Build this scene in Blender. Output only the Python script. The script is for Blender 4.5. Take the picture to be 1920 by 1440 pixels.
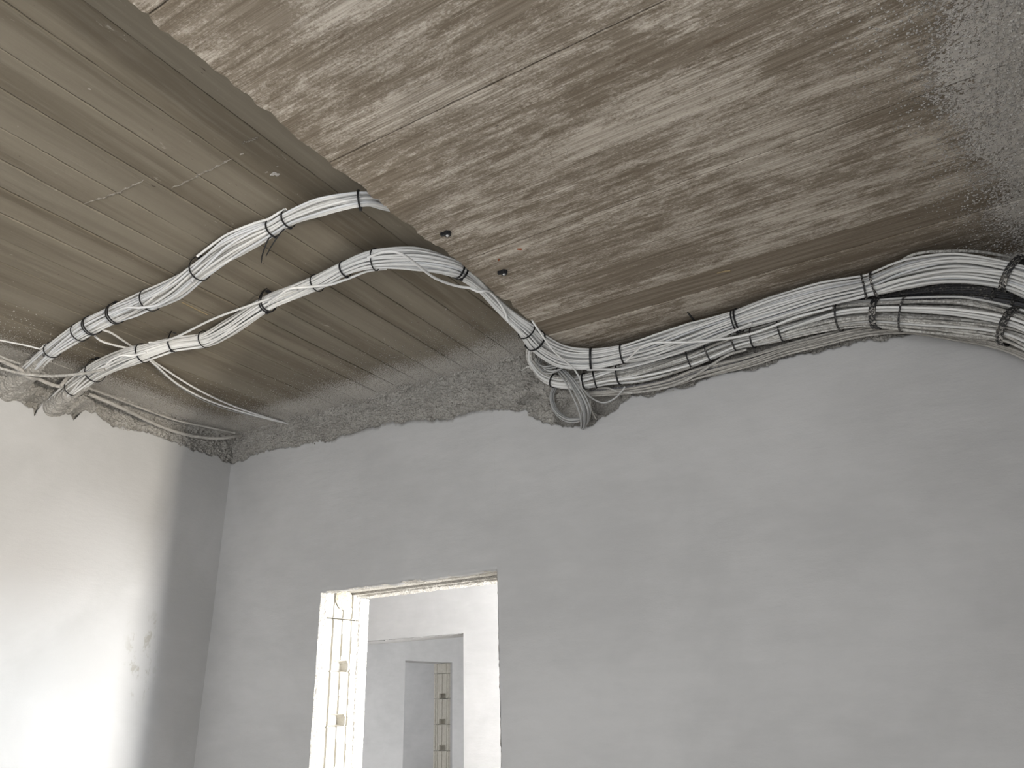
import bpy, bmesh, math, random
import numpy as np
from mathutils import Vector, Matrix, noise

for o in list(bpy.data.objects): bpy.data.objects.remove(o)
S = bpy.context.scene
COL = S.collection
ZC = 1.6                       # eye height

# ------------------------------------------------------------------ camera
F_PX, PITCH, YAW, ROLL = 1396.0124, 0.401716266, -0.525251389, -0.0318612931
def cam_axes():
    cp, sp = math.cos(PITCH), math.sin(PITCH); cy, sy = math.cos(YAW), math.sin(YAW)
    fw = Vector((sy*cp, cy*cp, sp)); r = Vector((cy, -sy, 0)); u = r.cross(fw)
    c, s = math.cos(ROLL), math.sin(ROLL)
    return fw, c*r + s*u, -s*r + c*u
FW, RT, UP = cam_axes()
cd = bpy.data.cameras.new('camera'); cam = bpy.data.objects.new('camera', cd); COL.objects.link(cam)
cd.sensor_width = 36; cd.sensor_fit = 'HORIZONTAL'; cd.lens = F_PX/1920*36; cd.clip_start = 0.02
m = Matrix.Identity(4)
for i in range(3):
    m[i][0] = RT[i]; m[i][1] = UP[i]; m[i][2] = -FW[i]
m[2][3] = ZC
cam.matrix_world = m
S.camera = cam
# rays of surveyed points, met with real planes of the room (z, y or x)
def ray(px, py): return (px-960)*RT - (py-720)*UP + F_PX*FW
def atZ(px, py, z): d = ray(px, py); p = d*((z-ZC)/d.z); p.z += ZC; return p
def atY(px, py, y): d = ray(px, py); p = d*(y/d.y); p.z += ZC; return p
def atX(px, py, x): d = ray(px, py); p = d*(x/d.x); p.z += ZC; return p

# ------------------------------------------------------------------ sky, lights, exposure
# evenly bright overcast sky; it reaches the rooms through their openings
W = bpy.data.worlds.new('sky'); S.world = W; W.use_nodes = True
bg = W.node_tree.nodes['Background']; bg.inputs[0].default_value = (0.97, 0.985, 1.0, 1); bg.inputs[1].default_value = 5.8
S.view_settings.view_transform = 'Standard'; S.view_settings.look = 'None'
S.view_settings.exposure = 0.0; S.view_settings.gamma = 1.0; S.view_settings.use_curve_mapping = False
def area(name, loc, target, sx, sy, power, col, portal=False):
    l = bpy.data.lights.new(name, 'AREA'); l.shape = 'RECTANGLE'; l.size = sx; l.size_y = sy; l.energy = power; l.color = col
    if portal: l.cycles.is_portal = True          # only guides the sky's light through the opening
    o = bpy.data.objects.new(name, l); COL.objects.link(o); o.location = loc
    o.rotation_euler = (Vector(target)-Vector(loc)).to_track_quat('-Z', 'Y').to_euler()
    return o
# openings behind and beside the camera
area('window_rear_offscreen', (-0.81, -2.95, 1.45), (-0.81, 3, 1.45), 2.78, 2.3, 1, (1, 1, 1), True)
area('window_right_offscreen', (0.80, 0.035, 1.08), (-3, 0.035, 1.08), 1.17, 2.16, 1, (1, 1, 1), True)
# beyond the terrace opening in the right wall: the bright patch of sky and the sunlit ground far outside
area('window_right_sky_offscreen', (5.4, -1.20, 2.42), (-3.3, 1.5, 1.4), 0.65, 0.55, 720, (0.80, 0.90, 1.0))
area('window_right_ground_offscreen', (5.0, -1.19, 0.5), (-3.3, 1.9, 2.2), 0.16, 0.9, 500, (1.0, 0.915, 0.79))
# sunlit window at the end of the corridor, out of the picture to the right
area('window_corridor_offscreen', (0.93, 4.0, 1.5), (-4, 4.0, 1.5), 1.7, 2.0, 780, (0.985, 0.99, 1.0))

# ------------------------------------------------------------------ helpers
def tag(o, label=None, cat=None, group=None, kind=None):
    if label: o['label'] = label
    if cat: o['category'] = cat
    if group: o['group'] = group
    if kind: o['kind'] = kind
    return o
def link(name, me, mat, parent=None):
    o = bpy.data.objects.new(name, me); COL.objects.link(o)
    if mat: me.materials.append(mat)
    if parent: o.parent = parent
    return o
def mesh_np(name, V, Q, smooth=True):
    me = bpy.data.meshes.new(name)
    V = np.asarray(V, np.float32); Q = np.asarray(Q, np.int32)
    k = Q.shape[1]
    me.vertices.add(len(V)); me.vertices.foreach_set('co', V.ravel())
    me.loops.add(Q.size); me.loops.foreach_set('vertex_index', Q.ravel())
    me.polygons.add(len(Q)); me.polygons.foreach_set('loop_start', np.arange(len(Q), dtype=np.int32)*k)
    me.polygons.foreach_set('use_smooth', np.full(len(Q), smooth, dtype=bool))
    me.update(calc_edges=True); me.validate()
    return me
def grid_quads(nu, nv, flip=False):
    i, j = np.meshgrid(np.arange(nu-1), np.arange(nv-1), indexing='ij')
    a = (i*nv+j).ravel(); b = a+nv; c = b+1; d = a+1
    return np.stack([a, d, c, b] if flip else [a, b, c, d], 1)
def box_bm(bm, a, b):
    x0, y0, z0 = a; x1, y1, z1 = b
    v = [bm.verts.new(p) for p in ((x0,y0,z0),(x1,y0,z0),(x1,y1,z0),(x0,y1,z0),(x0,y0,z1),(x1,y0,z1),(x1,y1,z1),(x0,y1,z1))]
    for f in ((0,3,2,1),(4,5,6,7),(0,1,5,4),(1,2,6,5),(2,3,7,6),(3,0,4,7)): bm.faces.new([v[k] for k in f])
def boxes(name, bs, mat, parent=None, bevel=0):
    bm = bmesh.new()
    for a, b in bs: box_bm(bm, a, b)
    if bevel: bmesh.ops.bevel(bm, geom=bm.edges[:], offset=bevel, segments=2, affect='EDGES')
    me = bpy.data.meshes.new(name); bm.to_mesh(me); bm.free()
    return link(name, me, mat, parent)
def nz(x, y, z, seed=0): return noise.noise(Vector((x+seed*7.31, y-seed*3.17, z+seed*1.7)))
def fr(x, y, z, oct=4, seed=0): return noise.fractal(Vector((x+seed*7.31, y-seed*3.17, z+seed*1.7)), 0.8, 2.1, oct)
def interp(t, P):
    if t <= P[0][0]: return P[0][1]
    for (a, b), (c, d) in zip(P, P[1:]):
        if t <= c: return b+(d-b)*(t-a)/(c-a)
    return P[-1][1]

# ------------------------------------------------------------------ materials
class NT:
    def __init__(s, name):
        s.m = bpy.data.materials.new(name); s.m.use_nodes = True; s.t = s.m.node_tree
        s.b = s.t.nodes['Principled BSDF']; s.tc = s.t.nodes.new('ShaderNodeTexCoord').outputs['Object']
        s.b.inputs['Specular IOR Level'].default_value = 0.25
    def L(s, a, b): s.t.links.new(a, b)
    def set(s, sock, v):
        if hasattr(v, 'is_output'): s.L(v, sock)
        else: sock.default_value = v
    def map(s, scale, src=None):
        n = s.t.nodes.new('ShaderNodeMapping'); s.L(src or s.tc, n.inputs[0]); n.inputs['Scale'].default_value = scale; return n.outputs[0]
    def noise(s, vec, scale=1, detail=5, rough=.6, dist=0):
        n = s.t.nodes.new('ShaderNodeTexNoise'); s.L(vec, n.inputs['Vector'])
        n.inputs['Scale'].default_value = scale; n.inputs['Detail'].default_value = detail; n.inputs['Roughness'].default_value = rough; n.inputs['Distortion'].default_value = dist
        return n.outputs['Fac']
    def voro(s, vec, scale, feature='F1', out='Distance'):
        n = s.t.nodes.new('ShaderNodeTexVoronoi'); s.L(vec, n.inputs['Vector']); n.feature = feature; n.inputs['Scale'].default_value = scale; return n.outputs[out]
    def step(s, v, a, b, lo=0, hi=1):
        n = s.t.nodes.new('ShaderNodeMapRange'); n.interpolation_type = 'SMOOTHSTEP'; s.set(n.inputs[0], v)
        for k, q in zip((1, 2, 3, 4), (a, b, lo, hi)): s.set(n.inputs[k], q)
        return n.outputs[0]
    def math(s, op, a, b=0.0):
        n = s.t.nodes.new('ShaderNodeMath'); n.operation = op; s.set(n.inputs[0], a); s.set(n.inputs[1], b); return n.outputs[0]
    def mix(s, f, a, b, blend='MIX'):
        n = s.t.nodes.new('ShaderNodeMix'); n.data_type = 'RGBA'; n.blend_type = blend; s.set(n.inputs[0], f)
        s.set(n.inputs[6], a if hasattr(a, 'is_output') else (*a, 1)); s.set(n.inputs[7], b if hasattr(b, 'is_output') else (*b, 1)); return n.outputs[2]
    def sep(s):
        n = s.t.nodes.new('ShaderNodeSeparateXYZ'); s.L(s.tc, n.inputs[0]); return n.outputs
    def rand(s): return s.t.nodes.new('ShaderNodeObjectInfo').outputs['Random']
    def bump(s, h, dist, strength=1.0, prev=None):
        n = s.t.nodes.new('ShaderNodeBump'); n.inputs['Strength'].default_value = strength; n.inputs['Distance'].default_value = dist
        s.L(h, n.inputs['Height'])
        if prev: s.L(prev, n.inputs['Normal'])
        return n.outputs[0]
    def done(s, col, rough=.9, normal=None):
        s.set(s.b.inputs['Base Color'], col if hasattr(col, 'is_output') else (*col, 1)); s.set(s.b.inputs['Roughness'], rough)
        if normal: s.L(normal, s.b.inputs['Normal'])
        return s.m

def mat_plaster(name, c1, c2, mott=.5):
    n = NT(name)
    a = n.noise(n.tc, 1.6, 5, .6, .4); b = n.noise(n.map((3, 3, 9)), 2, 4, .6); c = n.noise(n.tc, 160, 3, .6)
    f = n.math('ADD', n.math('MULTIPLY', a, .7), n.math('MULTIPLY', b, .3))
    col = n.mix(n.step(f, .3, .7), c1, c2)
    st = n.step(n.noise(n.tc, 5, 6, .7), .63, .74, 0, .22*mott)
    col = n.mix(st, col, tuple(k*.7 for k in c1))
    nb = n.bump(b, .004, .5); nb = n.bump(c, .0012, .35, nb)
    return n.done(col, .88, nb)
def mat_mortar(name, c1, c2):
    n = NT(name)
    a = n.noise(n.tc, 14, 6, .7); v = n.voro(n.tc, 95); w = n.noise(n.tc, 230, 3, .7)
    col = n.mix(n.step(a, .3, .7), c1, c2)
    col = n.mix(n.step(w, .52, .70, 0, .6), col, tuple(k*.40 for k in c1))
    col = n.mix(n.step(v, .1, .45, .45, 0), col, tuple(min(1, k*1.35) for k in c2))
    nb = n.bump(v, .006, 1.0); nb = n.bump(w, .004, .9, nb)
    return n.done(col, .95, nb)
def mat_upper():
    n = NT('concrete_upper_boards')
    x, y, z = n.sep()
    band = n.noise(n.map((8, .5, 1)), 1, 4, .55, .3); fine = n.noise(n.map((60, 4, 1)), 1, 4, .6); blot = n.noise(n.tc, 5, 5, .6)
    col = n.mix(n.step(band, .34, .66), (.108, .089, .063), (.182, .158, .120))
    col = n.mix(n.step(fine, .45, .75, 0, .35), col, (.23, .205, .165))
    col = n.mix(n.step(blot, .52, .72, 0, .5), col, (.15, .125, .095))
    col = n.mix(n.step(n.rand(), 0, 1, 0, .45), col, (.185, .165, .13))
    # pale laitance flakes along the board joints and small pits
    fl = n.noise(n.map((22, 7, 1)), 1, 6, .75)
    col = n.mix(n.step(fl, .64, .70, 0, .55), col, (.34, .31, .265))
    pit = n.step(n.noise(n.map((70, 30, 1)), 1, 2, .5), .73, .78)
    col = n.mix(n.math('MULTIPLY', pit, .8), col, (.05, .04, .03))
    # plaster overspray, thick next to both walls
    jit = n.math('MULTIPLY', n.math('SUBTRACT', n.noise(n.tc, 4, 4, .6), .5), .22)
    dm = n.step(n.math('ADD', y, jit), 2.05, 2.62); dl = n.step(n.math('ADD', n.math('MULTIPLY', x, -1), jit), 2.75, 3.34)
    d = n.math('MAXIMUM', dm, dl)
    sp = n.noise(n.tc, 190, 3, .7); th = n.step(d, 0, 1, .74, .36)
    spk = n.step(n.math('SUBTRACT', sp, th), -.02, .05)
    col = n.mix(n.math('MULTIPLY', spk, .85), col, (.47, .45, .415))
    big = n.step(n.noise(n.tc, 60, 2, .5), .74, .78)
    col = n.mix(n.math('MULTIPLY', big, .5), col, (.42, .39, .35))
    nb = n.bump(fine, .003, .6); nb = n.bump(spk, .002, .8, nb); nb = n.bump(blot, .01, .4, nb)
    return n.done(col, .9, nb)
def mat_lower(name='concrete_lower_boards', dark=0.0):
    n = NT(name)
    x, y, z = n.sep()
    grain = n.noise(n.map((2.5, 70, 1)), 1, 5, .65, .5); gr2 = n.noise(n.map((7, 220, 1)), 1, 3, .6, .3)
    patch = n.noise(n.map((2.2, 7, 1)), 1, 8, .70, .5); blot = n.noise(n.map((1.1, 2.3, 1)), 1, 4, .55, .6)
    crumb = n.noise(n.map((40, 80, 1)), 1, 4, .7)
    flake = n.noise(n.map((16, 52, 1)), 1, 9, .78, .2); salt = n.noise(n.map((120, 210, 1)), 1, 3, .7)
    pr = n.math('ADD', n.math('MULTIPLY', n.math('SUBTRACT', patch, .5), 1.1), n.math('MULTIPLY', n.math('SUBTRACT', blot, .5), .55))
    fa = n.math('MULTIPLY', n.math('SUBTRACT', flake, .5), n.step(n.noise(n.map((1.7, 3.4, 1)), 1, 3, .5), .36, .62, .45, 1.1))
    f = n.math('ADD', n.math('ADD', fa, .49), pr)
    if dark: f = n.math('SUBTRACT', f, dark)
    dk = n.mix(n.step(grain, .38, .64), (.145, .116, .084), (.225, .190, .148))
    pa = n.mix(n.step(grain, .36, .62), (.30, .262, .215), (.49, .44, .375))
    col = n.mix(n.step(n.math('ADD', f, n.math('MULTIPLY', n.math('SUBTRACT', salt, .5), .5)), .39, .66), dk, pa)
    col = n.mix(n.step(crumb, .56, .70, 0, .45), col, (.20, .17, .13))
    col = n.mix(n.step(gr2, .52, .70, 0, .5), col, (.15, .122, .09))
    scr = n.step(n.noise(n.map((4, 170, 1)), 1, 3, .6), .66, .72)
    col = n.mix(n.math('MULTIPLY', scr, .45), col, (.48, .44, .385))
    ph = n.math('ADD', n.math('MULTIPLY', y, 820), n.math('MULTIPLY', n.noise(n.map((1.3, 9, 1)), 1, 3, .5), 42))
    lines = n.math('MULTIPLY', n.step(n.math('SINE', ph), .1, .9), n.step(n.noise(n.map((1.6, 5, 1)), 1, 4, .6), .46, .58))
    lines = n.math('MULTIPLY', lines, n.step(n.noise(n.map((9, 60, 1)), 1, 4, .7), .38, .56))
    col = n.mix(n.math('MULTIPLY', lines, .55), col, (.14, .112, .082))
    kn = n.voro(n.map((3.2, 11, 1)), 1.0); ring = n.noise(n.map((60, 120, 1)), 1, 3, .6)
    kf = n.math('MULTIPLY', n.step(kn, .05, .16, 1, 0), n.step(ring, .42, .56))
    col = n.mix(n.math('MULTIPLY', kf, .7), col, (.11, .082, .055))
    pit = n.step(n.noise(n.map((55, 110, 1)), 1, 2, .5), .735, .77)
    col = n.mix(n.math('MULTIPLY', pit, .7), col, (.07, .055, .04))
    # plaster overspray next to the right wall
    jit = n.math('MULTIPLY', n.math('SUBTRACT', n.noise(n.tc, 3.2, 4, .6), .5), .30)
    d = n.step(n.math('ADD', n.math('SUBTRACT', x, n.math('MULTIPLY', n.math('SUBTRACT', y, 1.3), .16)), jit), -.06, .36)
    sp = n.noise(n.tc, 110, 4, .72); th = n.step(d, 0, 1, .76, .33)
    spk = n.step(n.math('SUBTRACT', sp, th), -.02, .06)
    col = n.mix(n.math('MULTIPLY', spk, .8), col, (.47, .445, .41))
    dust = n.step(n.noise(n.tc, 150, 2, .6), .70, .75)
    col = n.mix(n.math('MULTIPLY', dust, .3), col, (.44, .41, .37))
    nb = n.bump(grain, .004, .7); nb = n.bump(gr2, .0015, .6, nb); nb = n.bump(spk, .004, .9, nb)
    return n.done(col, .92, nb)
def mat_cable(name, c, dirt=0.0, rough=.42):
    n = NT(name)
    col = n.mix(n.step(n.rand(), 0, 1, 0, .7), c, tuple(k*.70 for k in c))
    nb = None
    col = n.mix(n.step(n.noise(n.tc, 30, 4, .6), .5, .8, 0, .25), col, (.38, .34, .28))
    if dirt:
        w = n.noise(n.tc, 130, 4, .75); g = n.noise(n.tc, 9, 4, .6)
        th = n.math('SUBTRACT', .78-dirt*.38, n.math('MULTIPLY', n.math('SUBTRACT', g, .5), .35))
        k = n.step(n.math('SUBTRACT', w, th), -.03, .06)
        col = n.mix(k, col, (.42, .40, .37)); nb = n.bump(k, .003, .8)
        col = n.mix(n.step(n.noise(n.tc, 90, 3, .6), .62, .76, 0, dirt*.3), col, (.12, .11, .10))
    m = n.done(col, rough, nb); n.b.inputs['Specular IOR Level'].default_value = .4
    return m
def mat_block(name, c1, c2):
    n = NT(name)
    a = n.noise(n.tc, 30, 5, .7); w = n.noise(n.tc, 190, 3, .7)
    col = n.mix(n.step(a, .35, .7), c1, c2)
    col = n.mix(n.step(w, .64, .74, 0, .5), col, tuple(k*.5 for k in c1))
    return n.done(col, .95, n.bump(w, .003, .8))
def mat_flat(name, c, rough=.5, metal=0):
    n = NT(name); w = n.noise(n.tc, 220, 2, .5)
    m = n.done(n.mix(n.step(w, .45, .8, 0, .3), c, tuple(min(1, k*1.8+.01) for k in c)), rough)
    n.b.inputs['Metallic'].default_value = metal; return m

M_PL = mat_plaster('grey_plaster', (.40, .396, .394), (.47, .466, .464))
M_PLW = M_PL
def mat_left():
    n = NT('left_wall_plaster'); x, y, z = n.sep()
    a = n.noise(n.tc, 1.6, 5, .6, .4); b = n.noise(n.map((3, 3, 9)), 2, 4, .6); c = n.noise(n.tc, 160, 3, .6)
    col = n.mix(n.step(a, .35, .65), (.41, .406, .400), (.47, .466, .462))
    m = n.math('MULTIPLY', n.step(n.math('ABSOLUTE', n.math('SUBTRACT', y, 2.24)), .03, .11, 1, 0), n.step(n.math('ABSOLUTE', n.math('SUBTRACT', z, 1.84)), .10, .24, 1, 0))
    m = n.math('MULTIPLY', m, n.step(n.noise(n.map((1, 26, 16)), 1, 4, .6), .54, .66))
    col = n.mix(n.math('MULTIPLY', m, .6), col, (.26, .25, .20))
    nb = n.bump(b, .004, .5); nb = n.bump(c, .0012, .35, nb)
    return n.done(col, .88, nb)
M_PLL = mat_left()
M_MOR = mat_mortar('rough_mortar', (.30, .285, .26), (.40, .385, .355))
M_UP = mat_upper()
M_LO = mat_lower(); M_LOD = mat_lower('concrete_lower_dark_board', .35)
M_FLOOR = mat_plaster('dusty_screed', (.48, .455, .42), (.58, .555, .52))
M_CW = mat_cable('white_cable', (.70, .695, .68))
M_CB = mat_cable('light_grey_cable', (.625, .635, .65))
M_CG = mat_cable('grey_cable', (.40, .40, .395), .25)
M_CD = mat_cable('plaster_spattered_cable', (.64, .625, .59), .7, .7)
M_CX = mat_cable('dark_dirty_cable', (.13, .13, .14), .55, .7)
M_CP = mat_cable('plaster_coated_cable', (.46, .44, .40), 1.0, .9)
M_TIE = mat_flat('black_nylon', (.012, .012, .013), .45)
M_TIED = mat_cable('spattered_black_nylon', (.02, .02, .021), .6, .7)
M_STEEL = mat_flat('zinc_screw', (.7, .7, .7), .3, 1)
M_BLK = mat_block('sand_lime_block', (.50, .475, .42), (.58, .555, .50))
M_BLKG = M_BLK
M_BLKC = M_BLK
M_JM = mat_mortar('jamb_mortar', (.38, .36, .325), (.47, .45, .41))
M_GRIT = mat_mortar('plaster_grit', (.35, .33, .30), (.44, .42, .39))
M_PALEWOOD = mat_flat('pale_wood_sliver', (.25, .195, .115), .8)
M_WOOD = mat_flat('rust_brown_splinter', (.22, .07, .03), .8)

# ------------------------------------------------------------------ room dimensions
D = 2.6                       # plaster face of the wall with the doorway
XL = -3.3                     # left wall
XR = 0.62                     # right wall
YB = -2.8                     # rear wall
ZU, ZL = ZC+1.383, ZC+1.270   # upper and lower soffit
XE = -1.14                    # free edge of the lower slab
DX0, DX1, DH = -2.562, -1.604, ZC+0.486
T = 0.335                     # wall thickness
DB = D+T
def edge_x(y):                # broken free edge of the lower slab
    return XE + .014*fr(y*5, 1.3, 0, 3) + .030*max(0, nz(y*13, 4, 0)-.05) + .009*nz(y*31, 9, 0) + .005*nz(y*80, 2, 0)

# ------------------------------------------------------------------ structure
fl = tag(boxes('floor', [((-9.3, YB-.3, -.2), (XR+.3, 9.9, 0))], M_FLOOR), 'dusty grey screed floor of the shell rooms', 'floor', kind='structure')

# upper ceiling: slab + single board imprints
cu = tag(boxes('ceiling_upper', [((XL-.3, YB-.3, ZU+.006), (XE+.05, D+.3, ZU+.25))], M_UP), 'higher brown concrete ceiling with narrow board marks running to the doorway wall', 'ceiling', kind='structure')
def strip(name, axis, a0, a1, s0, s1, z, mat, parent, seed, tilt, edgef=None, gap=.0022):
    """one board imprint of a slab: long along `axis`, ragged long edges, its own slight level"""
    n = max(2, int((s1-s0)/.018)); V = []
    mid = int((a1-a0)/.008) if axis == 'x' and a0 > .0 else 0; k = 6+mid
    for i in range(n+1):
        s = s0+(s1-s0)*i/n
        def jag(q): return gap*(1+.9*nz(s*9, q, seed)) + .0035*max(0, nz(s*23, q+5, seed)-.15)
        lo = a0+jag(1); hi = a1-jag(2)
        dz = tilt[0]+.0012*nz(s*3, 3, seed)
        chip0 = .006*max(0, nz(s*19, 11, seed)-.1); chip1 = .006*max(0, nz(s*19, 13, seed)-.1)
        A0, A1 = lo+.002+chip0, hi-.002-chip1
        prof = [(lo, .010), (lo, .0012+chip0), (A0, 0)]+[(A0+(A1-A0)*(q+1)/(mid+1), tilt[1]*(q+1)/(mid+1)) for q in range(mid)]+[(A1, tilt[1]), (hi, .0012+tilt[1]+chip1), (hi, .010)]
        for a, h in prof:
            if axis == 'y': V.append((a, s, z+h+dz))
            else:
                ss = s
                V.append((ss, a, z+h+dz))
    V = np.array(V)
    if edgef is not None:     # ragged free end: move the first cross-sections
        for i in range(n+1):
            w = max(0, 1-i*.018/.16)
            if w > 0:
                for j in range(k):
                    q = i*k+j; V[q, 0] += w*(edgef(V[q, 1])-s0)
    me = mesh_np(name, V, grid_quads(n+1, k, flip=(axis == 'x')), False)
    return link(name, me, mat, parent)
rnd = random.Random(4)
bx = XE+.004; i = 0
while bx > XL-.02:
    w = .130 if i else .056
    if i: w += rnd.uniform(-.012, .012)
    strip('board_imprint', 'y', bx-w, bx, YB-.2, D+.05, ZU, M_UP, cu, 30+i, (rnd.uniform(0, .0014), rnd.uniform(-.0006, .0006)), gap=rnd.choice((.0010, .0016, .0024)))
    bx -= w; i += 1

# lower slab: body with broken free edge + board imprints
cl = None
n = 330; V = []
for i in range(n+1):
    y = YB-.3+(D+.5-YB)*i/n; e = edge_x(y)
    V += [(e+.004, y, ZL+.008), (e+.002*nz(y*40, 2, 0)-.002, y, ZL+.016), (e-.012+.006*nz(y*22, 7, 0), y, ZL+.05), (e-.010+.006*nz(y*9, 7, 0), y, ZU+.02), (XR+.3, y, ZU+.02), (XR+.3, y, ZL+.008)]
V = np.array(V); q = grid_quads(n+1, 6); q2 = np.stack([np.arange(n)*6+5, np.arange(1, n+1)*6+5, np.arange(1, n+1)*6, np.arange(n)*6], 1)
cl = tag(link('ceiling_lower', mesh_np('ceiling_lower', V, np.vstack([q, q2]), False), M_LO), 'lower pale concrete slab with wood-grain board marks and a broken edge', 'ceiling', kind='structure')
yb = [YB-.2, -2.2, -1.6, -1.05, -.5, .05, .57, 1.088, 1.655, 2.145, 2.262, D+.05]
for i, (a, b) in enumerate(zip(yb, yb[1:])):
    strip('board_imprint', 'x', a, b, XE, XR+.1, ZL-.001, M_LOD if a == 2.145 else M_LO, cl, 60+i, (.002 if a == 2.145 else rnd.uniform(0, .0015), 0), edge_x, gap=.0014)

# ---- wall with the doorway: core, plaster coat with ragged top edge, rough mortar above it
wf = tag(boxes('wall_front', [((-9.0, DB-.3, 0), (XL-.3, DB, ZU+.1)), ((XL-.3, D+.05, 0), (DX0-.13, DB-.01, ZU+.1)), ((DX1+.13, D+.05, 0), (XR+.3, DB-.01, ZU+.1)), ((DX0-.13, D+.05, DH+.20), (DX1+.13, DB-.01, ZU+.1))], M_MOR),
         'grey plastered wall with the doorway under the cable bundles', 'wall', kind='structure')
ME = [(-3.42, 1.236), (-3.284, 1.233), (-3.15, 1.252), (-3.028, 1.261), (-2.791, 1.244), (-2.568, 1.229), (-2.292, 1.242), (-2.096, 1.228), (-1.82, 1.177), (-1.732, 1.201), (-1.62, 1.181), (-1.445, 1.138), (-1.408, 1.093), (-1.309, 1.048), (-1.261, 1.027), (-1.154, 1.004), (-1.081, 1.034), (-1.021, 1.055), (-.973, 1.089), (-.84, 1.081), (-.713, 1.079), (-.627, 1.106), (-.511, 1.088), (-.435, 1.079), (-.356, 1.105), (-.266, 1.098), (-.143, 1.095), (-.012, 1.085), (.079, 1.075), (.344, 1.07), (.8, 1.07)]
def plaster_coat(name, parent, edge, u0, u1, to3, doors, mat, seed, th=.012):
    """vertical columns of plaster from floor (or door head) up to the ragged edge"""
    step = .006; nu = int((u1-u0)/step); nr = 40; V = []; Q = []; prev = None
    segs = []
    us = [u0+(u1-u0)*i/nu for i in range(nu+1)]
    for d in doors: us += [d[0]-1e-4, d[0]+1e-4, d[1]-1e-4, d[1]+1e-4]
    us = sorted(us)
    def inside(u): 
        for d in doors:
            if d[0] < u < d[1]: return d
    cols = []
    for u in us:
        d = inside(u)
        zt = ZC+interp(u, edge)+.016*fr(u*13, 2, seed, 4)+.007*nz(u*60, 3, seed)+.004*nz(u*140, 8, seed)
        z0 = 0 if d is None else d[2]+.007*fr(u*11, 7, seed, 3)+.003*nz(u*70, 5, seed)
        base = len(V)
        for r in range(nr+1):
            t = r/nr; t = 1-(1-t)**1.6 if d is None else t
            z = z0+(zt-z0)*t; uu = u
            for e in doors:
                for b, sg in ((e[0], -1), (e[1], 1)):
                    if abs(u-b) < 2e-4 and d is None and z < e[2]+.02: uu = u + sg*.004*(1+nz(z*14, b, seed)+.8*nz(z*50, b+3, seed))*.6 - sg*.002
            w = .0016*nz(uu*2.2, z*2.2, seed)
            V.append(to3(uu, w, z))
        V.append(to3(u, th, zt-.002)); V.append(to3(u, th+.03, z0))   # top lip, lower return
        cols.append((base, d is not None))
    n = nr+1
    for (a, da), (b, db) in zip(cols, cols[1:]):
        if da != db: 
            continue
        for r in range(nr): Q.append((a+r, b+r, b+r+1, a+r+1))
        Q.append((a+nr, b+nr, b+nr+1, a+nr+1)); Q.append((a+nr+2, b+nr+2, b, a))
    me = mesh_np(name, V, Q, True)
    return link(name, me, mat, parent)
plaster_coat('plaster_coat', wf, ME, XL-.02, XR+.1, lambda u, w, z: (u, D+w, z), [(DX0, DX1, DH)], M_PL, 1)

def bite(x, z, cx, cz, rx, rz): return max(0, 1-((x-cx)/rx)**2-((z-cz)/rz)**2)
def mortar_band(name, parent, u0, u1, zt, zb, out, to3, extra, seed, mat=M_MOR, cove=.03, amp=1.0, res=.0042):
    """crumbly mortar: up the wall from zb(u), round the cove at zt, out along the soffit"""
    nu = int((u1-u0)/res); V = []
    nv1 = 78; nv2 = 8; nv3 = 22; nv = nv1+nv2+nv3
    for i in range(nu+1):
        u = u0+(u1-u0)*i/nu; b = zb(u); c = cove*(1+.5*nz(u*5, 1, seed))
        for j in range(nv):
            if j < nv1: t = j/(nv1-1); w, z, nw, nzv = 0, b+(zt-c-b)*t, 1, 0
            elif j < nv1+nv2: a = (j-nv1+1)/nv2*math.pi/2; w = c*(1-math.cos(a)); z = zt-c+c*math.sin(a); nw, nzv = math.cos(a), -math.sin(a)
            else: t = (j-nv1-nv2+1)/nv3; w = c+(out-c)*t; z = zt; nw, nzv = 0, -1
            p = Vector((u*1, w*1.3+seed, z))
            h = .008*noise.fractal(p*17, .9, 2, 3)+.007*noise.noise(p*44)+.009*noise.noise(p*88)+.006*noise.noise(p*150)+.002
            h *= amp
            if j >= nv1+nv2: h = h*(1-t)+(-.006*t)+.002*nz(u*30, w*30, seed)
            if j < nv1: h -= .026*min(1, max(0, (b+.046-z)/.03))
            h += extra(u, z, w)
            V.append(to3(u, w+nw*h-.004*nw, z+nzv*h))
    return link(name, mesh_np(name, V, grid_quads(nu+1, nv, True), False), mat, parent)
def ex_front(x, z, w):
    zr = z-ZC; h = 0
    h -= .075*bite(x, zr, -1.23, 1.075, .085, .075)**.6
    h -= .095*bite(x, zr, -1.075, 1.095, .07, .055)**.5
    h -= .05*bite(x, zr, -1.43, 1.19, .06, .022)**.5
    h += .018*bite(x, zr, -1.40, 1.235, .12, .03)
    return h
tof = lambda u, w, z: (u, D+.004-w, z)
mortar_band('rough_mortar', wf, XL-.01, XE-.005, ZU, lambda u: ZC+interp(u, ME)-.05, .10, tof, ex_front, 3)
mortar_band('rough_mortar', wf, XE-.012, XR, ZL, lambda u: ZC+interp(u, ME)-.05, .05, tof, ex_front, 5, cove=.018, amp=.9)

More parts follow.
